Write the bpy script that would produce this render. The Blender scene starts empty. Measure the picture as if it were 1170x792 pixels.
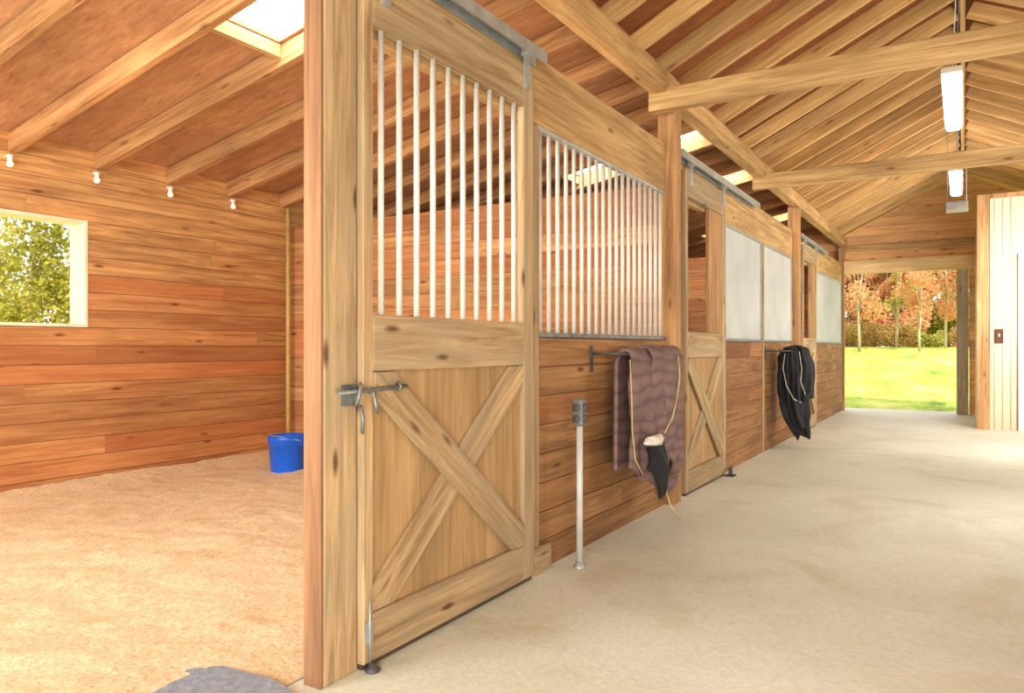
import bpy, bmesh, math, random
import numpy as np
from mathutils import Vector, Matrix, noise
random.seed(7)
SC=bpy.context.scene
COL=SC.collection
def lin(c):
    return tuple(((v/255)/12.92 if v/255<=0.04045 else ((v/255+0.055)/1.055)**2.4) for v in c)+(1.0,)
# ---------------------------------------------------------------- materials
def new_mat(name):
    m=bpy.data.materials.new(name); m.use_nodes=True
    nt=m.node_tree; b=nt.nodes['Principled BSDF']
    return m,nt,b
def N(nt,t,**k):
    n=nt.nodes.new(t)
    for a,v in k.items(): setattr(n,a,v)
    return n
def ramp(nt,fac,stops):
    r=N(nt,'ShaderNodeValToRGB'); e=r.color_ramp.elements
    while len(e)<len(stops): e.new(0.5)
    for i,(p,c) in enumerate(stops): e[i].position=p; e[i].color=c
    nt.links.new(fac,r.inputs['Fac']); return r.outputs['Color']
def mixc(nt,f,a,b,bt='MIX'):
    m=N(nt,'ShaderNodeMix',data_type='RGBA',blend_type=bt)
    for s,v in ((m.inputs[0],f),(m.inputs[6],a),(m.inputs[7],b)):
        if hasattr(v,'is_linked'): nt.links.new(v,s)
        else: s.default_value=v
    return m.outputs[2]
def wood(name,dark,light,axis='x',planks=False,knot=0.85,rough=0.7,red=None,weather=None,blotch=(0.74,1.15),vary=(0.78,1.1)):
    m,nt,b=new_mat(name); L=nt.links
    tc=N(nt,'ShaderNodeTexCoord')
    off=N(nt,'ShaderNodeVectorMath',operation='ADD'); L.new(tc.outputs['Object'],off.inputs[0])
    sc=N(nt,'ShaderNodeVectorMath',operation='SCALE'); sc.inputs['Scale'].default_value=37.0
    if planks:
        at=N(nt,'ShaderNodeAttribute',attribute_name='tint')
        sep=N(nt,'ShaderNodeSeparateColor'); L.new(at.outputs['Color'],sep.inputs[0])
        cb=N(nt,'ShaderNodeCombineXYZ')
        for i in range(3): L.new(sep.outputs[2],cb.inputs[i])
        L.new(cb.outputs[0],sc.inputs[0]); bright=sep.outputs[0]; hue=sep.outputs[1]
    else:
        oi=N(nt,'ShaderNodeObjectInfo')
        cb=N(nt,'ShaderNodeCombineXYZ')
        for i in range(3): L.new(oi.outputs['Random'],cb.inputs[i])
        L.new(cb.outputs[0],sc.inputs[0]); bright=oi.outputs['Random']; hue=oi.outputs['Random']
    L.new(sc.outputs[0],off.inputs[1])
    ai='xyz'.index(axis)
    def mp(sg,so):
        mm=N(nt,'ShaderNodeMapping'); s=[so]*3; s[ai]=sg; mm.inputs['Scale'].default_value=s
        L.new(off.outputs[0],mm.inputs['Vector']); return mm.outputs[0]
    n1=N(nt,'ShaderNodeTexNoise'); n1.inputs['Scale'].default_value=1; n1.inputs['Detail'].default_value=7; n1.inputs['Distortion'].default_value=0.8
    n1.inputs['Roughness'].default_value=0.65
    L.new(mp(1.3,24),n1.inputs['Vector'])
    c=ramp(nt,n1.outputs[0],[(0.32,lin(dark)),(0.64,lin(light))])
    n2=N(nt,'ShaderNodeTexNoise'); n2.inputs['Scale'].default_value=1; n2.inputs['Detail'].default_value=4
    L.new(mp(1.1,3.5),n2.inputs['Vector'])
    r2=N(nt,'ShaderNodeMapRange'); L.new(n2.outputs[0],r2.inputs[0])
    r2.inputs[1].default_value=0.3;r2.inputs[2].default_value=0.7;r2.inputs[3].default_value=blotch[0];r2.inputs[4].default_value=blotch[1]
    g=N(nt,'ShaderNodeCombineColor')
    for i in range(3): L.new(r2.outputs[0],g.inputs[i])
    c=mixc(nt,1.0,c,g.outputs[0],'MULTIPLY')
    if weather:
        n3=N(nt,'ShaderNodeTexNoise'); n3.inputs['Scale'].default_value=1; n3.inputs['Detail'].default_value=6
        L.new(mp(2.0,7),n3.inputs['Vector'])
        f3=ramp(nt,n3.outputs[0],[(0.38,(0,0,0,1)),(0.66,(0.75,0.75,0.75,1))])
        c=mixc(nt,f3,c,lin(weather))
    if red:
        c=mixc(nt,hue,c,mixc(nt,0.65,c,lin(red)))
    rb=N(nt,'ShaderNodeMapRange'); L.new(bright,rb.inputs[0]); rb.inputs[3].default_value=vary[0]; rb.inputs[4].default_value=vary[1]
    g2=N(nt,'ShaderNodeCombineColor')
    for i in range(3): L.new(rb.outputs[0],g2.inputs[i])
    c=mixc(nt,1.0,c,g2.outputs[0],'MULTIPLY')
    v=N(nt,'ShaderNodeTexVoronoi'); v.inputs['Scale'].default_value=1; L.new(mp(2.2,7.5),v.inputs['Vector'])
    kf=N(nt,'ShaderNodeMapRange'); L.new(v.outputs['Distance'],kf.inputs[0])
    kf.inputs[1].default_value=0.05;kf.inputs[2].default_value=0.14;kf.inputs[3].default_value=knot;kf.inputs[4].default_value=0
    c=mixc(nt,kf.outputs[0],c,lin(tuple(int(x*q) for x,q in zip(dark,(0.6,0.46,0.38)))))
    L.new(c,b.inputs['Base Color']); b.inputs['Roughness'].default_value=rough
    b.inputs['Specular IOR Level'].default_value=0.3
    bp=N(nt,'ShaderNodeBump'); bp.inputs['Strength'].default_value=0.35; bp.inputs['Distance'].default_value=0.01
    L.new(n1.outputs[0],bp.inputs['Height']); L.new(bp.outputs[0],b.inputs['Normal'])
    return m
def plain(name,col,rough=0.5,metal=0,var=0.12,scale=8,emis=0,bump=0.0):
    m,nt,b=new_mat(name); L=nt.links
    tc=N(nt,'ShaderNodeTexCoord'); n=N(nt,'ShaderNodeTexNoise'); n.inputs['Scale'].default_value=scale; n.inputs['Detail'].default_value=5
    L.new(tc.outputs['Object'],n.inputs['Vector'])
    a=lin(tuple(max(0,x*(1-var)) for x in col)); bb=lin(tuple(min(255,x*(1+var)) for x in col))
    c=ramp(nt,n.outputs[0],[(0.3,a),(0.7,bb)])
    L.new(c,b.inputs['Base Color']); b.inputs['Roughness'].default_value=rough; b.inputs['Metallic'].default_value=metal
    if emis:
        b.inputs['Emission Color'].default_value=lin(col); b.inputs['Emission Strength'].default_value=emis
    if bump:
        bp=N(nt,'ShaderNodeBump'); bp.inputs['Strength'].default_value=bump; bp.inputs['Distance'].default_value=0.02
        L.new(n.outputs[0],bp.inputs['Height']); L.new(bp.outputs[0],b.inputs['Normal'])
    return m
W_door={a:wood('wood_door_'+a,(140,108,72),(212,180,134),a,weather=(170,150,120),vary=(0.88,1.08)) for a in 'xyz'}
W_beam={a:wood('wood_beam_'+a,(176,130,78),(228,190,132),a,knot=0.75) for a in 'xyz'}
W_lint=wood('wood_lintel',(210,168,112),(244,212,160),'x',knot=0.5,vary=(1.0,1.1))
W_raft=wood('wood_rafter',(158,106,64),(216,164,110),'x',knot=0.6)
W_raft2=wood('wood_aisle_rafter',(192,142,82),(238,196,134),'x',knot=0.6)
W_post=wood('wood_post',(148,102,64),(202,156,106),'z',knot=0.6)
W_trim=wood('wood_red_trim',(120,84,58),(160,116,82),'z',knot=0.6)
W_panel=wood('wood_panel',(170,134,88),(206,168,118),'z',knot=0.3,blotch=(0.82,1.1))
P_out=wood('planks_exterior_wall',(170,112,64),(230,178,116),'y',planks=True,red=(186,104,60),blotch=(0.7,1.16),vary=(0.74,1.1))
P_part=wood('planks_partition',(174,116,72),(230,178,120),'x',planks=True,red=(190,112,68),blotch=(0.7,1.16))
P_front=wood('planks_stall_front',(136,94,56),(200,150,98),'y',planks=True,red=(156,98,58),blotch=(0.66,1.16),vary=(0.7,1.08))
P_gab=wood('planks_gable',(206,144,90),(236,184,128),'x',planks=True,blotch=(0.85,1.1))
PLY_l=wood('plywood_stall_ceiling',(166,118,82),(218,174,130),'x',planks=True,knot=0.5,red=(178,120,86),blotch=(0.66,1.16))
PLY_a=wood('plywood_aisle_ceiling',(128,74,40),(168,110,64),'x',planks=True,knot=0.4,red=(138,78,44))
M_steel=plain('pale_steel_bar',(216,212,200),0.4,0.1,0.05,6)
M_sheet=plain('pale_translucent_sheet',(198,200,192),0.5,0.0,0.05,2)
M_galv=plain('galvanised_track',(180,184,182),0.4,0.5,0.1,10)
M_gray=plain('weathered_metal',(130,132,130),0.45,0.6,0.2,20)
M_dark=plain('dark_iron',(56,52,50),0.5,0.4,0.2,10)
M_gapshade=plain('dark_gap_shade',(84,66,48),0.9,0,0.1,10)  # dark colour for the shaded gap under the doors
M_heat=plain('heater_grey',(150,142,128),0.5,0.2,0.1,10)
M_white=plain('white_paint',(240,236,226),0.5,0,0.03,4)
M_cream=plain('cream_panel',(208,200,170),0.6,0,0.04,3)
M_groove=plain('groove_shadow_tan',(166,154,122),0.7,0,0.06,3)
M_bulb=plain('bulb_glass',(250,238,214),0.3,0,0.02,4,emis=0.4)
M_tube=plain('lit_diffuser',(255,250,236),0.3,0,0.0,4,emis=20)
M_sky=plain('polycarbonate_skylight',(255,254,250),0.4,0,0.0,4,emis=11)
M_blue=plain('blue_plastic',(16,96,220),0.35,0,0.06,5)
M_pipe=plain('pale_pipe',(206,206,200),0.4,0.1,0.06,8)
M_box=plain('grey_outlet_box',(124,122,122),0.45,0.2,0.15,20)
M_cover=plain('outlet_cover_grey',(84,82,82),0.45,0.2,0.15,20)
M_mat=plain('grey_rubber_mat',(140,148,160),0.85,0,0.08,30,bump=0.3)
M_cord=plain('pale_yellow_piping',(214,190,126),0.7,0,0.1,20)
M_fleece=plain('white_fleece',(232,224,210),0.95,0,0.08,50,bump=0.6)
M_blk=plain('black_nylon',(24,24,28),0.75,0,0.25,14,bump=0.2)
M_pole=plain('yellowish_pole',(206,178,104),0.6,0,0.08,6)
M_glass=plain('frame_paint',(246,234,202),0.6,0,0.05,6)
def concrete():
    m,nt,b=new_mat('worn_concrete'); L=nt.links; tc=N(nt,'ShaderNodeTexCoord')
    n=N(nt,'ShaderNodeTexNoise'); n.inputs['Scale'].default_value=0.7; n.inputs['Detail'].default_value=9; n.inputs['Roughness'].default_value=0.65
    L.new(tc.outputs['Object'],n.inputs['Vector'])
    c=ramp(nt,n.outputs[0],[(0.28,lin((200,201,178))),(0.45,lin((226,228,210))),(0.7,lin((240,242,228)))])
    n2=N(nt,'ShaderNodeTexNoise'); n2.inputs['Scale'].default_value=45; n2.inputs['Detail'].default_value=4
    L.new(tc.outputs['Object'],n2.inputs['Vector'])
    c2=ramp(nt,n2.outputs[0],[(0.35,(0.88,0.88,0.86,1)),(0.6,(1,1,1,1))])
    c=mixc(nt,0.8,c,c2,'MULTIPLY')
    n3=N(nt,'ShaderNodeTexNoise'); n3.inputs['Scale'].default_value=1.1; n3.inputs['Detail'].default_value=8; n3.inputs['Distortion'].default_value=1.2
    L.new(tc.outputs['Object'],n3.inputs['Vector'])
    f=ramp(nt,n3.outputs[0],[(0.55,(0,0,0,1)),(0.75,(0.5,0.5,0.5,1))])
    c=mixc(nt,f,c,lin((192,180,138)))
    L.new(c,b.inputs['Base Color']); b.inputs['Roughness'].default_value=0.5
    bp=N(nt,'ShaderNodeBump'); bp.inputs['Strength'].default_value=0.15; bp.inputs['Distance'].default_value=0.01
    L.new(n2.outputs[0],bp.inputs['Height']); L.new(bp.outputs[0],b.inputs['Normal'])
    return m
M_conc=concrete()
def sawdust():
    m,nt,b=new_mat('sawdust'); L=nt.links; tc=N(nt,'ShaderNodeTexCoord')
    n=N(nt,'ShaderNodeTexNoise'); n.inputs['Scale'].default_value=50; n.inputs['Detail'].default_value=7; n.inputs['Roughness'].default_value=0.85
    L.new(tc.outputs['Object'],n.inputs['Vector'])
    c=ramp(nt,n.outputs[0],[(0.34,lin((186,146,96))),(0.44,lin((236,204,156))),(0.6,lin((254,236,200)))])
    n2=N(nt,'ShaderNodeTexNoise'); n2.inputs['Scale'].default_value=3.0; n2.inputs['Detail'].default_value=9; n2.inputs['Roughness'].default_value=0.8
    L.new(tc.outputs['Object'],n2.inputs['Vector'])
    c2=ramp(nt,n2.outputs[0],[(0.36,(0.86,0.78,0.68,1)),(0.5,(1,1,1,1))])
    c=mixc(nt,0.75,c,c2,'MULTIPLY')
    L.new(c,b.inputs['Base Color']); b.inputs['Roughness'].default_value=0.95
    bp=N(nt,'ShaderNodeBump'); bp.inputs['Strength'].default_value=0.6; bp.inputs['Distance'].default_value=0.015
    L.new(n.outputs[0],bp.inputs['Height']); L.new(bp.outputs[0],b.inputs['Normal'])
    return m
M_saw=sawdust()
def grassmat():
    m,nt,b=new_mat('grass'); L=nt.links; tc=N(nt,'ShaderNodeTexCoord')
    mp=N(nt,'ShaderNodeMapping'); mp.inputs['Scale'].default_value=(0.9,0.35,1); L.new(tc.outputs['Object'],mp.inputs['Vector'])
    n=N(nt,'ShaderNodeTexNoise'); n.inputs['Scale'].default_value=0.9; n.inputs['Detail'].default_value=10; n.inputs['Roughness'].default_value=0.8
    L.new(mp.outputs[0],n.inputs['Vector'])
    c=ramp(nt,n.outputs[0],[(0.36,lin((104,136,38))),(0.48,lin((168,190,66))),(0.64,lin((222,220,122)))])
    L.new(c,b.inputs['Base Color']); b.inputs['Roughness'].default_value=0.9
    return m
M_grass=grassmat()
def leafmat(name,stops):
    m,nt,b=new_mat(name); L=nt.links; tc=N(nt,'ShaderNodeTexCoord')
    n=N(nt,'ShaderNodeTexNoise'); n.inputs['Scale'].default_value=1.3; n.inputs['Detail'].default_value=6; n.inputs['Roughness'].default_value=0.8
    L.new(tc.outputs['Object'],n.inputs['Vector'])
    c=ramp(nt,n.outputs[0],[(0.3+0.4*i/(len(stops)-1),lin(s)) for i,s in enumerate(stops)])
    L.new(c,b.inputs['Base Color']); b.inputs['Roughness'].default_value=0.7
    tr=N(nt,'ShaderNodeBsdfTranslucent'); L.new(c,tr.inputs['Color'])
    mx=N(nt,'ShaderNodeMixShader'); mx.inputs[0].default_value=0.45
    L.new(b.outputs[0],mx.inputs[1]); L.new(tr.outputs[0],mx.inputs[2]); L.new(mx.outputs[0],nt.nodes['Material Output'].inputs[0])
    return m
M_leafg=leafmat('foliage_green',[(140,148,66),(190,186,92),(226,206,132)])
M_leafc=leafmat('foliage_conifer',[(108,118,40),(176,168,62),(236,214,116)])
M_leafo=leafmat('foliage_autumn',[(176,120,80),(222,154,112),(230,186,138),(190,180,104)])
M_leafs=leafmat('foliage_shrub',[(140,140,74),(190,170,98),(214,168,116),(176,176,92)])
M_bark=wood('bark',(160,140,118),(214,198,172),'z',knot=0.2)
def quilt():
    m,nt,b=new_mat('mauve_quilt'); L=nt.links; tc=N(nt,'ShaderNodeTexCoord')
    w=N(nt,'ShaderNodeTexWave',wave_type='BANDS',bands_direction='Z'); w.inputs['Scale'].default_value=3.6; w.inputs['Distortion'].default_value=5; w.inputs['Detail'].default_value=1
    L.new(tc.outputs['Object'],w.inputs['Vector'])
    n=N(nt,'ShaderNodeTexNoise'); n.inputs['Scale'].default_value=6; n.inputs['Detail'].default_value=5; L.new(tc.outputs['Object'],n.inputs['Vector'])
    c=ramp(nt,w.outputs['Fac'],[(0.0,lin((108,80,78))),(0.06,lin((126,96,93))),(0.8,lin((138,108,104)))])
    c2=ramp(nt,n.outputs[0],[(0.35,(0.7,0.68,0.68,1)),(0.65,(1,1,1,1))])
    c=mixc(nt,1.0,c,c2,'MULTIPLY')
    L.new(c,b.inputs['Base Color']); b.inputs['Roughness'].default_value=0.6
    bp=N(nt,'ShaderNodeBump'); bp.inputs['Strength'].default_value=0.25; bp.inputs['Distance'].default_value=0.02
    L.new(w.outputs['Fac'],bp.inputs['Height']); L.new(bp.outputs[0],b.inputs['Normal'])
    return m
M_quilt=quilt()
# ---------------------------------------------------------------- mesh helpers
def meshobj(name,verts,faces,mat,loc=(0,0,0),smooth=False,tint=None):
    me=bpy.data.meshes.new(name); me.from_pydata([tuple(v) for v in verts],[],faces); me.update()
    me.materials.append(mat)
    if smooth:
        for p in me.polygons: p.use_smooth=True
    if tint is not None:
        at=me.color_attributes.new('tint','FLOAT_COLOR','CORNER')
        for p in me.polygons:
            for li in p.loop_indices: at.data[li].color=tint[p.index]
    o=bpy.data.objects.new(name,me); o.location=loc; COL.objects.link(o); return o
BF=[(0,3,2,1),(4,5,6,7),(0,1,5,4),(1,2,6,5),(2,3,7,6),(3,0,4,7)]
def bv(x0,x1,y0,y1,z0,z1):
    return [(x0,y0,z0),(x1,y0,z0),(x1,y1,z0),(x0,y1,z0),(x0,y0,z1),(x1,y0,z1),(x1,y1,z1),(x0,y1,z1)]
def bevel(o,w):
    bm=bmesh.new(); bm.from_mesh(o.data)
    bmesh.ops.bevel(bm,geom=bm.edges[:],offset=w,segments=1,affect='EDGES')
    bm.to_mesh(o.data); bm.free()
def box(name,x0,x1,y0,y1,z0,z1,mat,bev=0.004):
    cx,cy=(x0+x1)/2,(y0+y1)/2
    o=meshobj(name,bv(x0-cx,x1-cx,y0-cy,y1-cy,0,z1-z0),BF,mat,(cx,cy,z0))
    if bev: bevel(o,bev)
    return o
def boxes(name,bl,mat,loc=(0,0,0)):
    V=[];F=[]
    for b in bl:
        n=len(V); V+=bv(*b); F+=[tuple(i+n for i in f) for f in BF]
    V=[(v[0]-loc[0],v[1]-loc[1],v[2]-loc[2]) for v in V]
    return meshobj(name,V,F,mat,loc)
def beam(name,p0,p1,w,h,mat,bev=0.004,roll=0):
    p0=Vector(p0);p1=Vector(p1); d=p1-p0; L=d.length
    o=meshobj(name,bv(0,L,-w/2,w/2,0,h),BF,mat,p0)
    if bev: bevel(o,bev)
    x=d.normalized(); up=Vector((0,0,1)) if abs(x.z)<0.95 else Vector((0,1,0))
    y=up.cross(x).normalized(); z=x.cross(y)
    o.rotation_euler=Matrix((x,y,z)).transposed().to_euler(); return o
def tube(name,pts,r,mat,seg=10,loc=None,radii=None,smooth=True,cap=True):
    pts=[Vector(p) for p in pts]
    if loc is None: loc=pts[0]
    loc=Vector(loc); V=[];F=[]
    prev=None
    for i,p in enumerate(pts):
        t=(pts[min(i+1,len(pts)-1)]-pts[max(i-1,0)]).normalized()
        if prev is None:
            a=Vector((1,0,0)) if abs(t.x)<0.9 else Vector((0,1,0))
            u=t.cross(a).normalized()
        else:
            u=(prev-t*prev.dot(t)).normalized()
        prev=u; w=t.cross(u); rr=radii[i] if radii else r
        for k in range(seg):
            a=2*math.pi*k/seg; V.append(p+u*math.cos(a)*rr+w*math.sin(a)*rr-loc)
    for i in range(len(pts)-1):
        for k in range(seg):
            k2=(k+1)%seg; F.append((i*seg+k,i*seg+k2,(i+1)*seg+k2,(i+1)*seg+k))
    if cap:
        F.append(tuple(range(seg))[::-1]); F.append(tuple(range((len(pts)-1)*seg,len(pts)*seg)))
    return meshobj(name,V,F,mat,loc,smooth)
def lathe(name,prof,mat,loc,seg=32):
    V=[];F=[]
    for r,z in prof:
        for k in range(seg):
            a=2*math.pi*k/seg; V.append((r*math.cos(a),r*math.sin(a),z))
    for i in range(len(prof)-1):
        for k in range(seg):
            k2=(k+1)%seg; F.append((i*seg+k,i*seg+k2,(i+1)*seg+k2,(i+1)*seg+k))
    F.append(tuple(range(seg))[::-1]); 
    return meshobj(name,V,F,mat,loc,True)
def par(ch,p):
    ch.parent=p; ch.location=ch.location-p.location; return ch
def empty(name,loc):
    e=bpy.data.objects.new(name,None); e.location=loc; e.empty_display_size=0.1; COL.objects.link(e); return e
def tag(o,label,cat,group=None,kind=None):
    o['label']=label; o['category']=cat
    if group: o['group']=group
    if kind: o['kind']=kind
    return o
def struct(o,label=None,cat=None):
    o['kind']='structure'
    if label: o['label']=label
    if cat: o['category']=cat
    return o
def plankwall(name,axis,a0,a1,c0,c1,rows,mat,hole=None,tintf=None,plen=2.6,loc=(0,0,0)):
    V=[];F=[];T=[]
    def add(b,t):
        nonlocal V,F,T
        n=len(V); V+=b; F+=[tuple(k+n for k in f) for f in BF]; T+=[t]*6
    def mkb(p,q,u,v,z0,z1):
        return bv(u,v,p,q,z0,z1) if axis=='y' else bv(p,q,u,v,z0,z1)
    m0=c0+(c1-c0)*0.15; m1=c1-min(0.012,(c1-c0)*0.25); tc_=(0.0,1.0,0.5,1)
    if hole:
        for (p,q,u,v) in ((a0,hole[0],rows[0],rows[-1]),(hole[1],a1,rows[0],rows[-1]),(hole[0],hole[1],rows[0],hole[2]-.004),(hole[0],hole[1],hole[3]+.004,rows[-1])):
            add(mkb(p,q,m0,m1,u,v),tc_)
    else: add(mkb(a0,a1,m0,m1,rows[0],rows[-1]),tc_)
    for i in range(len(rows)-1):
        z0,z1=rows[i],rows[i+1]-0.006
        segs=[(a0,a1)]
        if hole and z0<hole[3]-0.01 and z1>hole[2]+0.01:
            segs=[(a0,hole[0]),(hole[1],a1)]
        for s0,s1 in segs:
            p=s0; first=True
            while p<s1-0.01:
                q=p+(random.uniform(0.3,1)*plen if first else plen*random.uniform(0.8,1.3)); first=False
                if q>s1-0.4: q=s1
                j=random.uniform(0,0.004)
                e=0.001
                if axis=='y': b=bv(c0,c1-j,p+e,q-e,z0,z1)
                else: b=bv(p+e,q-e,c0+j,c1-j,z0,z1)
                t=(random.random(),random.random(),random.random(),1)
                if tintf: t=tintf(z0,t)
                add(b,t)
                p=q
    V=[(v[0]-loc[0],v[1]-loc[1],v[2]-loc[2]) for v in V]
    return meshobj(name,V,F,mat,loc,tint=T)
def lsp(a,b,n): return [a+(b-a)*i/n for i in range(n+1)]
# ---------------------------------------------------------------- setting
YE=15.3; Y0=-3.0; XL=-6.2; XF=-1.93; XR=1.95
fl=box('floor',XL-0.2,XR+0.2,Y0,YE+0.6,-0.12,0,M_conc,0); struct(fl,'worn pale concrete barn floor','floor')
def gz(x,y):
    def ss(t): t=max(0,min(1,t)); return t*t*(3-2*t)
    return -0.125+1.28*max(0,min(1,(y-16)/26.0))**1.05 + 0.06*noise.noise(Vector((x*0.3,y*0.3,0)))*ss((y-18)/6)
V=[];F=[]
gx=lsp(-60,60,80); gy=lsp(-30,100,100)
for x in gx:
    for y in gy: V.append((x,y,gz(x,y)))
for i in range(80):
    for j in range(100):
        F.append((i*101+j,(i+1)*101+j,(i+1)*101+j+1,i*101+j+1))
gr=meshobj('grass_field',V,F,M_grass,(0,0,0),True); tag(gr,'bright sunlit green grass rising outside the barn','grass',kind='stuff')
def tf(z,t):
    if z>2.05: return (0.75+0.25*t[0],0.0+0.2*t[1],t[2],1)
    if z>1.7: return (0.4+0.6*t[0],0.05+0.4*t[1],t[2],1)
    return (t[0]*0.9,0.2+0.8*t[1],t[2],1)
WY0,WY1,WZ0,WZ1=1.9,3.45,1.36,2.24
wl=plankwall('wall_left','y',Y0,YE,XL-0.2,XL,lsp(0,1.36,9)+lsp(1.36,2.24,6)[1:]+lsp(2.24,2.84,4)[1:],P_out,(WY0,WY1,WZ0,WZ1),tf,3.4)
struct(wl,'horizontal orange-brown timber plank stall wall','wall')
t=0.025
wf=boxes('window_1',[(XL-0.22,XL+0.004,WY0,WY1,WZ0,WZ0+t),(XL-0.22,XL+0.004,WY0,WY1,WZ1-t,WZ1),(XL-0.22,XL+0.004,WY1-t,WY1,WZ0+t,WZ1-t),(XL-0.22,XL+0.004,WY0,WY0+t,WZ0+t,WZ1-t)],M_glass,(XL,WY0,WZ0))
struct(wf,'unglazed stall window opening lined with pale boards','window')
for i,(py,y1) in enumerate([(5.62,5.70),(10.56,10.64)]):
    w=plankwall('wall_partition' if i==0 else 'wall_partition_far','x',XL,-2.02,py,y1,lsp(0,2.48,16),P_part,None,None,4.4)
    struct(w,'plank partition between two horse stalls','wall')
w=plankwall('wall_stall_near','x',XL,-2.02,Y0+0.02,Y0+0.1,lsp(0,2.8,16),P_part); struct(w)
w=plankwall('wall_right','y',Y0,12.8,XR,XR+0.1,lsp(0,3.25,20),P_front); struct(w,'horizontal plank wall of the aisle','wall')
def endwall():
    V=[];F=[];T=[]
    rows=lsp(2.62,4.24,10); 
    for i in range(10):
        z0,z1=rows[i],rows[i+1]-0.004
        def xl(z): return max(0,(4.24-z)/0.5)
        a,b=min(1.95,xl(z0)),min(1.95,xl(z1))
        n=len(V)
        V+=[(-a,YE,z0),(a,YE,z0),(a,YE+.1,z0),(-a,YE+.1,z0),(-b,YE,z1),(b,YE,z1),(b,YE+.1,z1),(-b,YE+.1,z1)]
        F+=[tuple(k+n for k in f) for f in BF]; T+=[(0.5+0.5*random.random(),random.random(),random.random(),1)]*6
    n=len(V)
    V+=[(-1.95,YE+.03,2.62),(1.95,YE+.03,2.62),(1.95,YE+.07,2.62),(-1.95,YE+.07,2.62),(-0.05,YE+.03,4.21),(0.05,YE+.03,4.21),(0.05,YE+.07,4.21),(-0.05,YE+.07,4.21)]
    F+=[tuple(k+n for k in f) for f in BF]; T+=[(0.2,0.5,0.5,1)]*6
    return meshobj('wall_gable',V,F,P_gab,tint=T)
struct(endwall(),'plank gable wall above the barn exit','wall')
w=plankwall('wall_end_stall','x',XL,-2.0,YE,YE+0.1,lsp(0,3.5,22),P_part); struct(w)
w=plankwall('wall_end_right','x',0.1,XR,YE,YE+0.1,lsp(0,2.62,16),P_gab); struct(w)
d=boxes('door_1',[(-0.09,0.09,YE-0.06,YE+0.12,0,2.56)],wood('wood_grey_post',(170,150,126),(210,190,162),'z'),(0,YE,0)); struct(d,'weathered grey-brown post of the barn exit doorway','door frame')
o=boxes('trim_1',[(-1.9,0.3,YE-0.14,YE-0.002,2.56,2.80)],W_lint,(0,YE,2.56)); struct(o,'thick pale timber lintel over the barn exit','lintel')
o=boxes('trim_5',[(-1.9,0.3,YE-0.06,YE-0.002,2.98,3.08)],W_beam['x'],(0,YE,2.98)); struct(o,'timber batten across the gable wall','trim')
# ---- lean-to ceiling with skylight holes
S=0.19
def zc(x): return 2.83+S*(x-XL)
skyl=[(2.97,3.48),(7.52,8.10),(9.47,10.05),(12.72,13.3)]
SX0,SX1=-3.95,-2.45
V=[];F=[];T=[]
def slab(x0,x1,y0,y1):
    n=len(V); th=0.03
    for (x,y,dz) in [(x0,y0,0),(x1,y0,0),(x1,y1,0),(x0,y1,0),(x0,y0,th),(x1,y0,th),(x1,y1,th),(x0,y1,th)]:
        V.append((x,y,zc(x)+dz))
    F.extend([tuple(k+n for k in f) for f in BF]); T.extend([(random.random(),random.random(),random.random(),1)]*6)
ys=[Y0-0.3]+[v for s in skyl for v in s]+[YE+0.3]
for i in range(len(ys)-1):
    a,b=ys[i],ys[i+1]
    k=max(1,round((b-a)/1.22)); es=lsp(a,b,k)
    for j in range(k):
        slab(XL-0.5,SX0,es[j],es[j+1])
        if i%2==0: slab(SX0,SX1,es[j],es[j+1])
        slab(SX1,-2.0,es[j],es[j+1])
struct(meshobj('ceiling_stall',V,F,PLY_l,tint=T),'sloping plywood ceiling over the stalls','ceiling')
for i,(a,b) in enumerate(skyl):
    o=meshobj('window_skylight',[(SX0-.05,a-.05,zc(SX0-.05)+.045),(SX1+.05,a-.05,zc(SX1+.05)+.045),(SX1+.05,b+.05,zc(SX1+.05)+.045),(SX0-.05,b+.05,zc(SX0-.05)+.045)],[(0,3,2,1)],M_sky)
    struct(o,'bright translucent skylight panel in the stall roof','skylight')
for (a,b) in skyl:
    o=box('skylight_curb',SX0-0.05,SX0,a-0.02,b+0.02,zc(SX0)-0.10,zc(SX0)-0.012,W_beam['y'],0.003); tag(o,'short timber blocking board at the skylight edge','board','skylight blocking boards')
y=2.88-0.655*7
while y<YE:
    o=beam('rafter',(XL+0.01,y,zc(XL+0.01)-0.155),(-2.03,y,zc(-2.03)-0.155),0.065,0.145,W_raft)
    tag(o,'sloping timber rafter under the plywood stall ceiling','rafter','stall roof rafters'); y+=0.655
o=box('trim_2',-2.02,-1.99,Y0,YE,3.24,3.66,W_beam['y'],0); struct(o,'closing board above the wall plate','trim')
# ---- aisle roof
RZ=4.19
def za(x): return RZ+0.16-abs(x)*0.49
V=[];F=[];T=[]
for sgn in (-1,1):
    for (a,b) in zip(lsp(Y0-0.3,YE+0.6,14)[:-1],lsp(Y0-0.3,YE+0.6,14)[1:]):
        for xa,xb in ((0,1.05),(1.05,2.15)):
            n=len(V)
            q=[(sgn*xa,a),(sgn*xb,a),(sgn*xb,b),(sgn*xa,b)]
            if sgn<0: q=q[::-1]
            for dz in (0,0.03):
                for (x,y_) in q: V.append((x,y_,za(x)+dz))
            F.extend([tuple(kk+n for kk in f) for f in BF]); T.extend([(random.random(),random.random(),random.random(),1)]*6)
struct(meshobj('ceiling_aisle',V,F,PLY_a,tint=T),'gabled board ceiling above the barn aisle','ceiling')
y=-2.6
while y<YE:
    for sgn in (-1,1):
        o=beam('rafter',(sgn*1.98,y,za(1.98)-0.155),(sgn*0.025,y,za(0.025)-0.155),0.045,0.15,W_raft2)
        tag(o,'closely spaced pale timber rafter of the aisle roof','rafter','aisle roof rafters')
    y+=0.5
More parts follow.
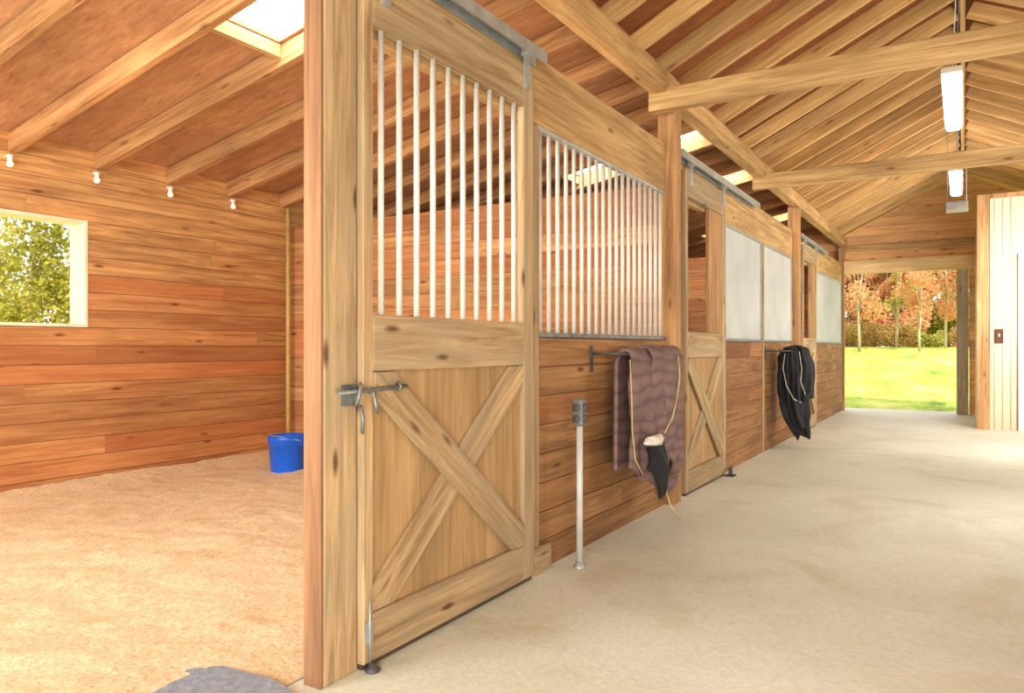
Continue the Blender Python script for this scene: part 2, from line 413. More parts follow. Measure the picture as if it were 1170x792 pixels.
o=box('ridge_beam',-0.022,0.022,Y0,YE-0.01,RZ-0.03,RZ+0.14,W_beam['y']); tag(o,'long timber ridge board of the aisle roof','beam')
for sx in (-1,1):
    x0,x1=(-1.98,-1.86) if sx<0 else (1.86,1.98)
    o=box('wall_plate_beam',x0,x1,Y0,YE-0.01,3.07,3.225,W_beam['y']); tag(o,'long horizontal timber plate carrying the aisle rafters','beam','wall plates')
for y in (2.1,5.3,8.5):
    o=box('tie_beam',-2.0,2.0,y-0.045,y+0.045,2.945,3.105,W_beam['x'],0.006); tag(o,'horizontal timber tie beam spanning the aisle','beam','aisle tie beams')
# ---------------------------------------------------------------- stall fronts
PB=2.055
e=empty('support_post',(-1.957,1.97,0))
par(box('post',-2.00,-1.913,1.888,PB,0,3.065,W_door['z'],0.006),e)
tb=par(box('darkened_face',-2.00,-1.915,1.873,1.888,0,3.065,W_trim,0.003),e); tb['label']='reddish-brown board darkening the side of the post'  # added board; its darker wood tones down the light on this side
tag(e,'broad weathered timber post beside the open stall','post','support posts')
for (a,b) in ((5.45,5.60),(10.42,10.56)):
    o=box('support_post',-2.00,-1.86,a,b,0,3.065,W_post,0.006); tag(o,'brown timber post between two stall fronts','post','support posts')
o=box('support_post',-2.0,-1.9,YE-0.14,YE-0.02,0,3.065,W_post,0.005); tag(o,'timber post at the end of the stalls','post','support posts')
o=box('support_post',-2.00,-1.925,3.345,3.46,0,2.37,W_door['z'],0.005); tag(o,'pale timber post between door and barred panel','post','support posts')
for (a,b) in ((PB+.005,5.44),(5.61,10.41),(10.57,YE-0.15)):
    o=box('header_beam',-2.0,-1.94,a,b,2.385,2.75,W_beam['y'],0.005); tag(o,'wide pale timber header board above the stall front','beam','stall front headers')
def stall_door(y0,y1,bars,label,kind=0):
    X0,X1=-1.932,-1.888
    cy=(y0+y1)/2
    e=empty('stall_door',(-1.91,cy,0.0))
    def P(o): par(o,e); return o
    zb=0.022
    ls=0.055
    P(box('stile',X0,X1,y0,y0+ls,zb,2.62,W_door['z']))
    P(box('stile',X0,X1,y1-0.1,y1,zb,2.62,W_door['z']))
    P(box('gap_shade',X0+0.008,X1-0.012,y0+0.004,y1-0.004,0.002,zb,M_gapshade,0))  # added dark strip: paints the gap's shade and blocks light under the door
    ya,yb=y0+ls,y1-0.10
    P(box('rail',X0,X1,ya,yb,zb,0.20,W_door['y'])); P(box('rail',X0,X1,ya,yb,1.107,1.32,W_door['y'])); P(box('rail',X0,X1,ya,yb,2.41,2.62,W_door['y']))
    P(box('panel',X0+0.006,X0+0.02,ya,yb,0.20,1.107,W_panel,0))
    if kind==1: P(box('board',X0,X1-0.01,y1-0.5,y1-0.1,1.32,2.41,W_post))
    def brace(s,xc,w=0.15):
        H0,H1=0.203,1.104
        L=math.hypot(yb-ya,H1-H0); ky=w/2*L/(H1-H0); kz=w/2*L/(yb-ya)
        poly=[(ya,H1),(ya+ky,H1),(yb,H0+kz),(yb,H0),(yb-ky,H0),(ya,H1-kz)]
        if s<0: poly=[(ya+yb-p[0],p[1]) for p in poly]
        n=6; V=[(-0.009,p[0]-cy,p[1]-0.65) for p in poly]+[(0.009,p[0]-cy,p[1]-0.65) for p in poly]
        F=[tuple(range(n)),tuple(range(n,2*n))[::-1]]+[(i,(i+1)%n,(i+1)%n+n,i+n) for i in range(n)]
        o=meshobj('brace',V,F,W_door['y'],(xc,cy,0.65))
        ang=math.atan2(-(H1-H0)*s,(yb-ya))
        o.data.transform(Matrix.Rotation(-ang,4,'X')); o.rotation_euler=(ang,0,0)
        bm=bmesh.new(); bm.from_mesh(o.data); bmesh.ops.recalc_face_normals(bm,faces=bm.faces[:]); bmesh.ops.bevel(bm,geom=bm.edges[:],offset=0.003,segments=1,affect='EDGES'); bm.to_mesh(o.data); bm.free()
        P(o)
    brace(1,X1-0.002); brace(-1,X0+0.0295)
    if bars:
        first=None
        for i in range(bars):
            yy=ya+(yb-ya)*(i+0.6)/(bars+0.2)
            if first is None:
                first=tube('bar',[(-1.91,yy,1.32),(-1.91,yy,2.41)],0.0125,M_steel,12); o=first
            else:
                o=first.copy(); o.parent=None; o.location=(-1.91,yy,1.32); COL.objects.link(o)
            P(o)
    for yy in (y0+0.12,y1-0.08):
        P(boxes('hanger',[(-1.888,-1.878,yy-0.025,yy+0.025,2.50,2.66),(-1.90,-1.86,yy-0.03,yy+0.03,2.66,2.70)],M_galv,(-1.88,yy,2.50)))
    tag(e,label,'door','stall doors')
    return e
d1=stall_door(PB+.006,3.335,10,'pale timber sliding stall door with cross brace and vertical steel bars')
d2=stall_door(5.80,6.97,0,'timber sliding stall door with cross brace and open upper half',1)
d3=stall_door(10.9,12.02,0,'distant timber sliding stall door with cross brace',1)
def track(a,b):
    z=2.69
    o=boxes('door_track',[(-1.925,-1.855,a,b,z+0.035,z+0.045),(-1.865,-1.855,a,b,z-0.015,z+0.035),(-1.935,-1.925,a,b,z-0.015,z+0.045)],M_galv,(-1.89,(a+b)/2,z))
    tag(o,'galvanised steel sliding door track above a stall door','track','door tracks')
track(2.08,3.42); track(5.62,8.2); track(10.6,13.0)
def panelfront(y0,y1,label,sheet=False):
    cy=(y0+y1)/2; e=empty('stall_panel',(-1.955,cy,0))
    par(plankwall('lower_boards','y',y0,y1,-1.98,-1.935,lsp(0.0,1.25,8),P_front,None,None,2.6,( -1.955,cy,0)),e)
    par(box('sill_channel',-1.985,-1.925,y0,y1,1.25,1.275,M_gray,0.002),e)
    par(box('top_channel',-1.975,-1.94,y0,y1,2.36,2.383,M_galv,0.002),e)
    if sheet:
        n=int((y1-y0-0.01)/0.0095); V=[];F=[]
        for k in range(n+1):
            yy=y0+0.005+(y1-y0-0.01)*k/n; dx=0.004*math.sin(2*math.pi*(yy-y0)/0.076)
            V+=[(dx,yy-cy,0),(dx,yy-cy,1.083)]
            V+=[(dx-0.002,yy-cy,0),(dx-0.002,yy-cy,1.083)]
        for k in range(n):
            a=4*k; F+=[(a,a+4,a+5,a+1),(a+2,a+3,a+7,a+6)]
        par(meshobj('sheet',V,F,M_sheet,(-1.957,cy,1.276),True),e)
        for yy in (y0+0.02,y1-0.02): par(box('edge_strip',-1.968,-1.945,yy-0.015,yy+0.015,1.276,2.359,M_galv,0.002),e)
    else:
        n=int(round((y1-y0)/0.103)); first=None
        for i in range(n):
            yy=y0+(y1-y0)*(i+0.5)/n
            if first is None: first=tube('bar',[(-1.955,yy,1.275),(-1.955,yy,2.36)],0.0125,M_steel,10); o=first
            else:
                o=first.copy(); o.parent=None; o.location=(-1.955,yy,1.275); COL.objects.link(o)
            par(o,e)
    tag(e,label,'stall panel','stall front panels'); return e
panelfront(3.465,5.44,'stall front of brown planks below vertical steel bars')
lb='stall front of brown planks below a pale grey sheet'
panelfront(7.0,8.68,lb,True)
panelfront(8.74,10.40,lb,True)
panelfront(12.06,YE-0.15,lb,True)
o=box('divider_post',-1.985,-1.93,8.685,8.735,0,2.38,W_door['z']); tag(o,'slim timber divider between two pale panels','post')
o=box('skirting_board',-1.93,-1.905,3.37,3.56,0.0,0.14,W_door['y']); tag(o,'short timber block at the foot of the door post','board')
e=empty('door_latch',(-1.88,2.12,1.0))
D=-0.03
def mk(n,pts,r,m,seg=8): return par(tube(n,[(p[0],p[1]+D,p[2]) for p in pts],r,m,seg),e)
par(boxes('plate',[(-1.913,-1.897,1.97,2.045,0.985,1.06)],M_gray,(-1.9,1.97,0.985)),e)
mk('bolt',[(-1.872,1.95,1.035),(-1.872,2.32,1.045)],0.008,M_gray)
mk('handle',[(-1.872,2.10,1.035),(-1.845,2.10,1.03),(-1.84,2.105,0.985),(-1.84,2.115,0.955)],0.007,M_gray)
mk('hook',[(-1.895,2.05,1.04),(-1.865,2.05,1.065),(-1.845,2.03,1.05),(-1.85,2.02,1.0),(-1.87,2.03,0.985)],0.007,M_gray)
mk('keeper',[(-1.89,2.27,1.045),(-1.872,2.27,1.065),(-1.858,2.27,1.045),(-1.872,2.27,1.027),(-1.89,2.27,1.04)],0.005,M_gray)
mk('chain',[(-1.885,2.07,0.985),(-1.885,2.085,0.93),(-1.885,2.08,0.88)],0.006,M_gray)
tag(e,'galvanised steel bolt latch joining the stall door to the post','latch')
e=empty('floor_bolt',(-1.87,2.085,0))
def mk2(o): return par(o,e)
mk2(tube('rod',[(-1.878,2.085,0.01),(-1.878,2.085,0.26)],0.005,M_galv,8))
mk2(boxes('bracket',[(-1.887,-1.88,2.065,2.105,0.10,0.18)],M_galv,(-1.88,2.085,0.1)))
mk2(lathe('floor_socket',[(0.028,0),(0.03,0.008),(0.018,0.013),(0.012,0.03),(0.001,0.03)],M_cover,(-1.865,2.085,0.0),16))
tag(e,'steel foot bolt holding the stall door to the floor','bolt')
e=empty('floor_guide',(-1.85,6.95,0))
par(boxes('bracket',[(-1.88,-1.80,6.9,7.0,0,0.01),(-1.845,-1.835,6.9,7.0,0.01,0.08)],M_dark,(-1.85,6.95,0)),e); tag(e,'small dark steel floor guide for a sliding door','bracket')
PX,PY=-1.776,3.64
e=empty('outlet_post',(PX,PY,0))
par(tube('pole',[(PX,PY,0.012),(PX,PY,0.80)],0.018,M_pipe,16),e)
par(lathe('flange',[(0.034,0),(0.034,0.01),(0.024,0.016),(0.022,0.04),(0.001,0.04)],M_galv,(PX,PY,0),18),e)
bx=box('outlet_box',PX-0.03,PX+0.03,PY-0.038,PY+0.038,0.77,0.92,M_box,0.012); par(bx,e)
for dz in (0.81,0.87):
    o=lathe('outlet_cover',[(0.024,0),(0.024,0.006),(0.016,0.010),(0.001,0.010)],M_cover,(PX+0.03,PY,dz),16); o.rotation_euler=(0,math.pi/2,0); par(o,e)
    o=lathe('outlet_cover',[(0.022,0),(0.022,0.006),(0.014,0.010),(0.001,0.010)],M_cover,(PX,PY-0.038,dz),16); o.rotation_euler=(math.pi/2,0,0); par(o,e)
tag(e,'pale metal pole with a grey electrical outlet box on top','outlet post')
# ---------------------------------------------------------------- blankets
def drape(name,y0,y1,xb,ztop,botf,mat,seed,rb=0.05,ny=40,nz=26,backlen=0.5,thick=0.02,taper=0.0,amp=0.02,puff=0.0):
    rnd=random.Random(seed); ph=[rnd.uniform(0,6) for _ in range(6)]
    V=[];F=[]; loc=Vector((xb,(y0+y1)/2,ztop)); cols=nz*2
    for i in range(ny+1):
        u=i/ny; bf=botf(u)
        for j in range(cols+1):
            v=j/cols
            if v<0.6:
                s=v/0.6; z=bf+(ztop-bf)*s; x=xb+rb*min(1,(ztop-z)*12)**0.5
                k=(1-s)
                x+=amp*k**0.6*(math.sin(u*11+ph[0]+2*k)+0.6*math.sin(u*23+ph[1]-3*k)) + 0.03*math.sin(k*3)*math.sin(u*3.1)
                x+=puff*abs(math.sin(z*28+1.2*math.sin(u*5+ph[4])))*min(1,k*5)
                x+=0.016*noise.noise(Vector((u*5,z*6,seed)))*min(1,k*4)
                x-=0.04*max(0,abs(u-0.5)*2-0.8)/0.2*min(1,k*4)
                y=y0+(y1-y0)*(u+taper*k*(0.5-u)) + 0.02*math.sin(k*7+ph[2])
            else:
                s=(v-0.6)/0.4; z=ztop-backlen*s; x=xb-rb*min(1,(ztop-z)*12)**0.5+0.010*s*math.sin(u*13+ph[3])
                y=y0+(y1-y0)*u
            V.append(Vector((x,y,z))-loc)
    c1=cols+1
    for i in range(ny):
        for j in range(cols): F.append((i*c1+j,(i+1)*c1+j,(i+1)*c1+j+1,i*c1+j+1))
    o=meshobj(name,V,F,mat,loc,True)
    m=o.modifiers.new('s','SOLIDIFY'); m.thickness=thick; m.offset=0
    m=o.modifiers.new('b','SUBSURF'); m.levels=1; m.render_levels=1
    return o
def bundle(name,prof,mat,seed,loc,seg=80,fold=0.12,nf=7,rag=0.03):
    V=[];F=[]; rnd=random.Random(seed); p0=rnd.uniform(0,6); p1=rnd.uniform(0,6)
    fine=[]
    for a,b in zip(prof[:-1],prof[1:]):
        for k in range(6): fine.append(tuple(a[i]+(b[i]-a[i])*k/6 for i in range(5)))
    fine.append(prof[-1]); zmin=prof[-1][0]; ztop=prof[0][0]
    for (z,cx,cy,rx,ry) in fine:
        w=(ztop-z)/(ztop-zmin)
        for k in range(seg):
            a=2*math.pi*k/seg
            f=1+fold*math.sin(nf*a+p0+1.5*z)+fold*0.6*math.sin((nf*2+1)*a+p1-2*z)+fold*noise.noise(Vector((math.cos(a)*3,math.sin(a)*3,z*6)))
            V.append((cx+rx*f*math.cos(a)-loc[0],cy+ry*f*math.sin(a)-loc[1],z-loc[2]+rag*w*w*(math.sin(a*2+p1)+0.5*math.sin(5*a+p0))))
    n=len(fine)
    for i in range(n-1):
        for k in range(seg):
            k2=(k+1)%seg; F.append((i*seg+k,(i+1)*seg+k,(i+1)*seg+k2,i*seg+k2))
    F.append(tuple(range(seg))); F.append(tuple(range((n-1)*seg,n*seg))[::-1])
    return meshobj(name,V,F,mat,loc,True)
def interp(u,pts):
    for (a,va),(b,vb) in zip(pts[:-1],pts[1:]):
        if u<=b: 
            t=(u-a)/(b-a); t=t*t*(3-2*t); return va+(vb-va)*t
    return pts[-1][1]
def rack(y0,y1,xb,z):
    e=empty('blanket_rack',(-1.93,y0,z))
    par(box('wall_bracket',-1.934,-1.926,y0-0.015,y0+0.015,z-0.11,z+0.05,M_cover,0.001),e)
    par(box('wall_bracket',-1.934,-1.926,y1-0.015,y1+0.015,z-0.11,z+0.03,M_cover,0.001),e)
    par(tube('rail',[(-1.925,y0,z),(xb-0.03,y0,z),(xb,y0+0.03,z),(xb,y1-0.03,z),(xb-0.03,y1,z),(-1.925,y1,z)],0.008,M_cover,8),e)
    tag(e,'dark iron rack bar fixed to the stall planks','rack','blanket racks'); return e
rack(4.12,5.06,-1.74,1.155); rack(8.8,9.6,-1.68,1.15)
b1=empty('horse_blanket',(-1.74,4.6,0.2))
body=drape('quilted_body',4.19,4.98,-1.745,1.19,lambda u:interp(u,[(0,0.46),(0.25,0.36),(0.5,0.24),(0.75,0.2),(1,0.33)]),M_quilt,3,taper=0.02,amp=0.026,thick=0.03,rb=0.058,puff=0.002,nz=34,backlen=0.75)
par(body,b1)
outer=drape('folded_layer',4.44,5.0,-1.725,1.205,lambda u:interp(u,[(0,0.66),(0.3,0.5),(0.7,0.33),(1,0.42)]),M_quilt,8,rb=0.075,taper=-0.05,amp=0.018,ny=30,thick=0.025,puff=0.002,nz=34)
par(outer,b1)
fl_=drape('fleece_collar',4.28,4.50,-1.622,0.655,lambda u:0.60-0.02*u,M_fleece,11,rb=0.008,backlen=0.03,thick=0.010,ny=12,nz=4,amp=0.003); par(fl_,b1)
ln=drape('black_lining',4.34,4.56,-1.628,0.61,lambda u:interp(u,[(0,0.44),(0.6,0.24),(1,0.29)]),M_blk,12,rb=0.015,backlen=0.1,ny=14,nz=8,amp=0.006); par(ln,b1)
par(tube('piping',[(-1.615,4.80,1.13),(-1.592,4.76,1.0),(-1.592,4.70,0.86),(-1.588,4.60,0.74),(-1.595,4.48,0.66)],0.005,M_cord,6),b1)
par(tube('piping',[(-1.70,4.17,1.12),(-1.69,4.17,0.9),(-1.69,4.18,0.7),(-1.68,4.20,0.52),(-1.66,4.28,0.42)],0.004,M_cord,6),b1)
par(tube('strap',[(-1.65,4.66,0.26),(-1.63,4.68,0.17),(-1.61,4.72,0.11),(-1.60,4.78,0.06)],0.005,M_cord,6),b1)
tag(b1,'mauve-brown quilted horse blanket with yellow piping over a rack','blanket')
CY=9.2
b2=empty('horse_blanket',(-1.68,CY,0.15))
par(bundle('body',[(1.21,-1.69,CY,0.03,0.15),(1.19,-1.69,CY,0.09,0.22),(1.08,-1.70,CY,0.14,0.25),(0.8,-1.70,CY,0.155,0.26),(0.55,-1.69,CY,0.15,0.24),(0.38,-1.66,CY,0.12,0.21),(0.26,-1.62,CY,0.09,0.17),(0.18,-1.59,CY,0.07,0.13)],M_blk,21,(-1.69,CY,0.15),fold=0.17,nf=5,rag=0.06),b2)
par(bundle('folded_layer',[(1.215,-1.67,CY-.02,0.03,0.13),(1.18,-1.66,CY-.02,0.11,0.21),(1.0,-1.64,CY-.02,0.135,0.24),(0.8,-1.63,CY-.02,0.135,0.24),(0.6,-1.62,CY-.02,0.12,0.22)],M_blk,29,(-1.66,CY,0.6),fold=0.16,nf=6,rag=0.07),b2)
def ring(a,z,rx,ry,cx=-1.69): return (cx+rx*math.cos(a),CY+ry*math.sin(a),z)
par(tube('edging',[ring(-1.9,1.12,.16,.29),ring(-1.95,0.95,.19,.32),ring(-1.7,0.75,.19,.33),ring(-1.3,0.6,.19,.32),ring(-0.9,0.56,.19,.30)],0.004,M_fleece,6),b2)
par(tube('edging',[ring(-1.0,1.14,.17,.26),ring(-0.95,0.95,.22,.32),ring(-1.0,0.8,.22,.33),ring(-0.7,0.65,.2,.29)],0.004,M_fleece,6),b2)
tag(b2,'bunched black horse blanket with thin pale edging on a rack','blanket')
# ---------------------------------------------------------------- stall contents
nx,ny=130,240; V=[];F=[]
bx0,bx1,by0,by1=XL+0.01,-2.04,Y0+0.12,5.61
for i in range(nx+1):
    for j in range(ny+1):
        x=bx0+(bx1-bx0)*i/nx; y=by0+(by1-by0)*j/ny
        z=0.05+0.03*noise.noise(Vector((x*0.9,y*0.9,0)))+0.012*noise.noise(Vector((x*4,y*4,4)))+0.009*noise.noise(Vector((x*14,y*14,9)))
        z+=0.06*max(0,1-(x-XL)/0.4)**2+0.06*max(0,1-(5.62-y)/0.4)**2
        edge=min(1,(bx1-x)/0.35); z=z*edge+0.004
        V.append((x,y,max(z,0.004)))
for i in range(nx):
    for j in range(ny): F.append((i*(ny+1)+j,(i+1)*(ny+1)+j,(i+1)*(ny+1)+j+1,i*(ny+1)+j+1))
o=meshobj('sawdust_bedding',V,F,M_saw,(0,0,0),True); tag(o,'loose pale sawdust bedding covering the stall floor','bedding',kind='stuff')
V=[(-2.56,1.15,0),(-1.93,1.15,0),(-1.93,1.76,0),(-2.04,1.785,0),(-2.29,1.765,0),(-2.36,1.70,0),(-2.46,1.53,0)]
n=len(V); Vt=[(x,y,0.024) for x,y,_ in V]
F=[tuple(range(n))[::-1],tuple(range(n,2*n))]+[(i,(i+1)%n,(i+1)%n+n,i+n) for i in range(n)]
o=meshobj('rubber_mat',[(x+2.2,y-1.5,z) for x,y,z in V+Vt],F,M_mat,(-2.2,1.5,0.022)); bevel(o,0.006)
tag(o,'grey rubber mat at the stall entrance','mat')
bl=Vector((-5.28,4.76,0.055))
e=empty('bucket',bl)
par(lathe('pail',[(0.146,0),(0.15,0.01),(0.168,0.25),(0.172,0.252),(0.174,0.285),(0.178,0.29),(0.182,0.325),(0.176,0.335),(0.165,0.33),(0.155,0.25),(0.14,0.02),(0.001,0.02)],M_blue,bl,36),e)
pts=[bl+Vector((0.183*math.cos(a),0.183*math.sin(a)*0.9-0.02*math.sin(a),0.29-0.05*math.sin(a))) for a in [math.pi+math.pi*k/14 for k in range(15)]]
par(tube('handle',[p+Vector((0,-0.006,0)) for p in pts],0.005,M_galv,8),e)
for sx in (-1,1): par(box('handle_ear',bl.x+sx*0.185-0.01,bl.x+sx*0.185+0.01,bl.y-0.02,bl.y+0.02,bl.z+0.26,bl.z+0.31,M_blue),e)
tag(e,'blue plastic feed bucket with wire handle on the sawdust','bucket')
o=tube('corner_pole',[(-6.12,5.52,0.06),(-6.12,5.52,2.66)],0.022,M_pole,12); tag(o,'thin yellowish vertical pole in the stall corner','pole')
bys=[2.24,2.84,3.50,4.17,4.85]
for y in bys:
    e=empty('wall_bulb',(XL+0.06,y,2.62))
    par(lathe('lamp_base',[(0.018,0),(0.018,0.03),(0.026,0.035),(0.026,0.045),(0.001,0.045)],M_white,(XL+0.05,y,2.60),14),e)
    par(lathe('glass',[(0.001,-0.045),(0.015,-0.042),(0.026,-0.026),(0.024,-0.010),(0.015,0.0),(0.001,0.0)],M_bulb,(XL+0.05,y,2.60),16),e)
    par(box('bracket',XL,XL+0.05,y-0.01,y+0.01,2.635,2.655,M_white),e)
    tag(e,'small pale bulb in a white holder at the wall top','light bulb','wall bulbs')
pts=[]
for a,b in zip(bys[:-1],bys[1:]):
    for k in range(8):
        s=k/8; pts.append((XL+0.03,a+(b-a)*s,2.665-0.035*math.sin(math.pi*s)))
o=tube('electric_cable',pts,0.0035,M_pole,6); tag(o,'thin pale cable running between wall bulbs','cable')
# ---------------------------------------------------------------- aisle lamps
LX=-0.06
for (ya,yb,z) in ((5.6,6.9,2.93),(8.75,9.9,2.93)):
    e=empty('strip_light',(LX,(ya+yb)/2,z))
    par(boxes('housing',[(LX-0.06,LX+0.06,ya,yb,z+0.045,z+0.085)],M_white,(LX,ya,z)),e)
    df=box('diffuser',LX-0.055,LX+0.055,ya+0.01,yb-0.01,z-0.015,z+0.045,M_tube,0.018); par(df,e)
    for yy in (ya+0.15,yb-0.15): par(tube('chain',[(LX,yy,z+0.08),(-0.01,yy,RZ-0.02)],0.005,M_galv,6),e)
    tag(e,'lit fluorescent strip light hanging by chains above the aisle','ceiling light','aisle strip lights')
e=empty('unit_heater',(LX,10.6,2.86))
par(box('case',LX-0.12,LX+0.12,10.5,10.75,2.86,2.97,M_heat,0.01),e)
par(boxes('grille',[(LX-0.10,LX+0.10,10.492,10.5,2.875+0.03*k,2.882+0.03*k) for k in range(3)],M_gray,(LX,10.5,2.86)),e)
for xx in (LX-0.10,LX+0.1): par(tube('hanging_rod',[(xx,10.65,2.97),(xx,10.65,za(abs(xx))-0.01)],0.004,M_galv,6),e)
tag(e,'small grey box heater hanging from the aisle roof','heater')
# ---------------------------------------------------------------- tack room
TY=12.8
w=box('wall_tack_room',0.34,XR,TY,TY+0.1,0,3.36,M_cream,0); struct(w,'cream painted board-and-batten room wall','wall')
w=box('wall_tack_side',0.19,0.33,TY+0.11,YE-0.15,0,3.36,M_cream,0); struct(w,'side wall of the cream room','wall')
w=boxes('trim_3',[(0.385+0.1*k,0.397+0.1*k,TY-0.006,TY,0,3.34) for k in range(15) if not 0.66<0.385+0.1*k<1.57],M_groove,(1,TY,0)); struct(w,'thin vertical grooves of the cream boards','trim')
w=boxes('trim_4',[(0.18,0.33,TY-0.05,TY+0.1,0,3.40),(0.33,XR,TY-0.05,TY-0.002,3.34,3.40)],W_post,(0.2,TY,0)); struct(w,'brown timber corner frame of the room','trim')
w=boxes('door_2',[(0.68,0.74,TY-0.03,TY-0.001,0,2.45),(1.5,1.56,TY-0.03,TY-0.001,0,2.45),(0.68,1.56,TY-0.03,TY-0.001,2.45,2.51),(0.74,1.5,TY-0.015,TY-0.001,0,2.45)],M_white,(1.1,TY,0)); struct(w,'white painted door and frame','door')
w=boxes('trim_6',[(0.662,0.679,TY-0.02,TY-0.001,0,2.52)],W_trim,(0.67,TY,0)); struct(w,'dark edge strip beside the white door','trim')
e=empty('wall_switch',(0.44,TY,1.25))
par(box('case',0.40,0.50,TY-0.05,TY-0.013,1.25,1.45,wood('dark_wood',(80,46,26),(110,66,38),'z'),0.006),e)
par(box('toggle',0.44,0.46,TY-0.065,TY-0.05,1.34,1.38,M_white,0.002),e)
tag(e,'dark brown switch box on the cream wall','switch')
# ---------------------------------------------------------------- outside
def leaves(name,centers,n,size,mat,loc,seed):
    r=np.random.default_rng(seed)
    cs=np.array([c[:3] for c in centers]); rs=np.array([c[3] for c in centers])
    idx=r.choice(len(cs),n,p=rs**2/np.sum(rs**2))
    d=r.normal(size=(n,3)); d/=np.linalg.norm(d,axis=1)[:,None]
    p=cs[idx]+d*(rs[idx]*r.uniform(0.4,1.0,n))[:,None]
    p[:,2]=np.maximum(p[:,2],loc[2]+0.08)
    a=r.normal(size=(n,3)); a/=np.linalg.norm(a,axis=1)[:,None]
    b=np.cross(a,r.normal(size=(n,3))); b/=np.linalg.norm(b,axis=1)[:,None]
    s=size*r.uniform(0.6,1.3,n)[:,None]
    q=np.stack([p-a*s,p-b*s*0.6,p+a*s,p+b*s*0.6],1).reshape(-1,3)-np.array(loc)
    F=np.arange(n*4).reshape(-1,4).tolist()
    return meshobj(name,q.tolist(),F,mat,loc)
def tree(x,y,h,rad,mat,seed,conifer=False,label='',base=0.25,n=2600,leaf=0.13,tw=1.0):
    r=random.Random(seed); zg=gz(x,y)
    e=empty('tree',(x,y,zg))
    pts=[(x+r.uniform(-.06,.06)*k,y+r.uniform(-.06,.06)*k,zg+h*0.9*k/5) for k in range(6)]
    tr=0.015*h*tw
    par(tube('trunk',pts,tr,M_bark,8,radii=[tr*(1-0.15*k) for k in range(6)]),e)
    cs=[]
    if conifer:
        for k in range(16):
            f=k/15; z=zg+h*(0.10+0.90*f); rr=rad*(1-f)**0.7+0.14
            for m_ in range(4 if f<0.8 else 1):
                a=r.uniform(0,6.28); cs.append((x+math.cos(a)*rr*0.5,y+math.sin(a)*rr*0.5,z,rr*0.5))
    else:
        for k in range(18):
            a=r.uniform(0,6.28); q=r.uniform(0,rad*0.9); z=zg+h*r.uniform(base,0.95)
            cs.append((x+math.cos(a)*q,y+math.sin(a)*q,z,rad*r.uniform(0.25,0.45)))
        for k in range(6):
            c=cs[k]; z0=zg+h*r.uniform(0.15,0.4)
            par(tube('branch',[(x,y,z0),((x+c[0])/2,(y+c[1])/2,(z0+c[2])/2+0.1),(c[0],c[1],c[2])],0.04,M_bark,6,radii=[tr*0.5,tr*0.3,tr*0.1]),e)
    par(leaves('crown',cs,n,leaf,mat,(x,y,zg),seed),e)
    tag(e,label,'tree','trees outside the barn'); return e
tl='autumn tree with thin pale trunk beyond the grass'
for i,(x,y,h,rad) in enumerate([(-5.6,40,6,1.6),(-4.1,38,7,1.3),(-2.9,43,7,1.5),(-1.7,39,6,1.2),(-0.7,41.5,7,1.3),(0.6,39,6,1.4),(3.0,42,7,1.8),(-8.4,41,7,1.8)]):
    tree(x,y,h,rad,M_leafo if i in (0,1,3,4,7) else M_leafg,50+i,False,tl,base=0.24,n=2600,leaf=0.07,tw=0.7)
for i,(x,y,h,rad) in enumerate([(-9.5,50,9,2.3),(-6.2,52,9,2.3),(-3.3,49.5,8,1.9),(-0.8,53,9,2.2),(-12.8,52,9,2.3),(-4,58,9,2.8),(-8,59,9,2.8),(2.0,50.5,9,2.3),(0.6,58.5,9,2.8),(-2.0,63,10,3),(-6,64,10,3),(-10.5,64,10,3),(-4.8,50.3,5,1.4)]):
    tree(x,y,h,rad,M_leafo if i in (0,1,2,5,6,9,12) else M_leafg,70+i,False,'hazy autumn tree deeper in the wood',base=0.03,n=9000,leaf=0.15)
def bush(x,y,rx,h,mat,seed):
    r=random.Random(seed); zg=gz(x,y); cs=[(x+r.uniform(-rx,rx),y+r.uniform(-.5,.5),zg+h*r.uniform(0.2,0.7),h*r.uniform(0.25,0.4)) for _ in range(14)]
    o=leaves('bush',cs,2600,0.07,mat,(x,y,zg),seed); tag(o,'leafy undergrowth shrub at the edge of the grass','bush','shrubs at the wood edge')
for i in range(7): bush(-8.4+i*1.75,45.3+random.uniform(-.5,.5),0.8,0.8+0.9*random.random(),M_leafs if i%3!=1 else M_leafg,90+i)
for i,(x,y,h,rad) in enumerate([(-16.2,7.9,5.4,1.2),(-18.6,10.6,5.4,1.3),(-15.6,4.9,3.6,1.0),(-22.5,10.0,5.4,1.4),(-15.0,9.8,3.0,0.9),(-22,14.4,6.4,1.8),(-19.5,7.2,3.2,1.1)]):
    tree(x,y,h,rad,M_leafc,150+i,True,'yellow-green conifer outside the stall window',n=8000,leaf=0.06)
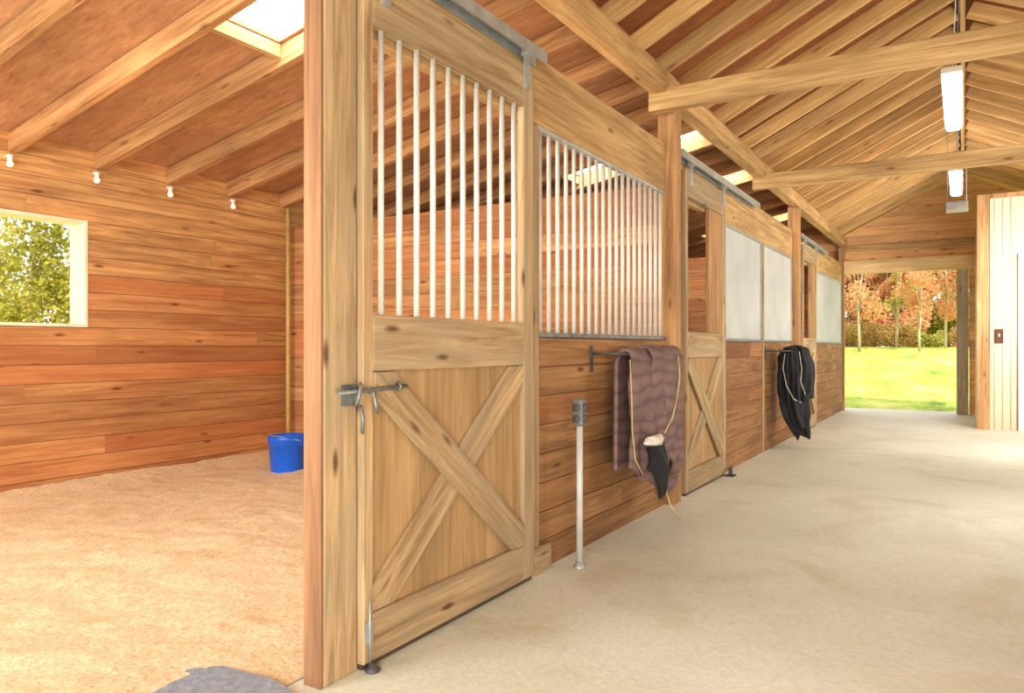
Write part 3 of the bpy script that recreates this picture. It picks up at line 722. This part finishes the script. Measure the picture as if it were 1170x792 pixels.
# ---------------------------------------------------------------- lights
def area(name,loc,target,sx,sy,p,col=(0.95,1.0,0.97)):
    l=bpy.data.lights.new(name,'AREA'); l.shape='RECTANGLE'; l.size=sx; l.size_y=sy; l.energy=p; l.color=col
    o=bpy.data.objects.new(name,l); o.location=loc; o.rotation_euler=(Vector(target)-Vector(loc)).to_track_quat('-Z','Y').to_euler(); COL.objects.link(o)
area('open_end_daylight',(0.6,-2.8,2.1),(-0.4,6,1.2),2.4,2.0,215,(0.95,0.99,0.97))
area('aisle_upfill_near',(1.2,0.2,0.5),(-0.5,5,4),1.2,1.0,70,(1,0.99,0.9))  # added unseen fill aimed up to brighten the aisle roof
area('stall_fill',(-3.9,-1.6,1.9),(-4.9,4.5,1.4),2.2,1.6,165,(0.96,1,0.96))  # added unseen fill for the stall interior, no fixture here
area('stall_upfill',(-3.4,-0.6,0.3),(-4.2,3.5,3),2.0,1.0,60,(0.98,1,0.95))  # added unseen fill from below to brighten the stall ceiling
for y,p in ((6.0,65),(10.0,95)):
    area('aisle_fill',(1.7,y,1.6),(-1.0,y+1.5,1.6),1.5,1.5,p,(0.98,1,0.95))
area('gable_fill',(0.9,11.0,2.0),(-0.8,15.3,3.1),0.8,0.6,55,(1,0.97,0.9))  # added unseen fill to brighten the dim gable wall
s=bpy.data.lights.new('sun','SUN'); s.energy=4.8; s.angle=0.03; s.color=(1,0.95,0.85)
so=bpy.data.objects.new('sun',s); so.rotation_euler=Vector((-0.55,0.6,-0.75)).to_track_quat('-Z','Y').to_euler(); COL.objects.link(so)
wd=bpy.data.worlds.new('World'); SC.world=wd; wd.use_nodes=True
bg=wd.node_tree.nodes['Background']; bg.inputs[0].default_value=(1,0.985,0.96,1); bg.inputs[1].default_value=1.5
SC.view_settings.view_transform='Standard'
SC.view_settings.exposure=0.17
# ---------------------------------------------------------------- camera
cd=bpy.data.cameras.new('Camera'); cd.sensor_width=36; cd.lens=36*850/1170; cd.clip_start=0.05; cd.clip_end=300
co=bpy.data.objects.new('Camera',cd); co.location=(0,0,1.2); co.rotation_euler=(math.radians(90),0,math.radians(31.2)); COL.objects.link(co)
SC.camera=co
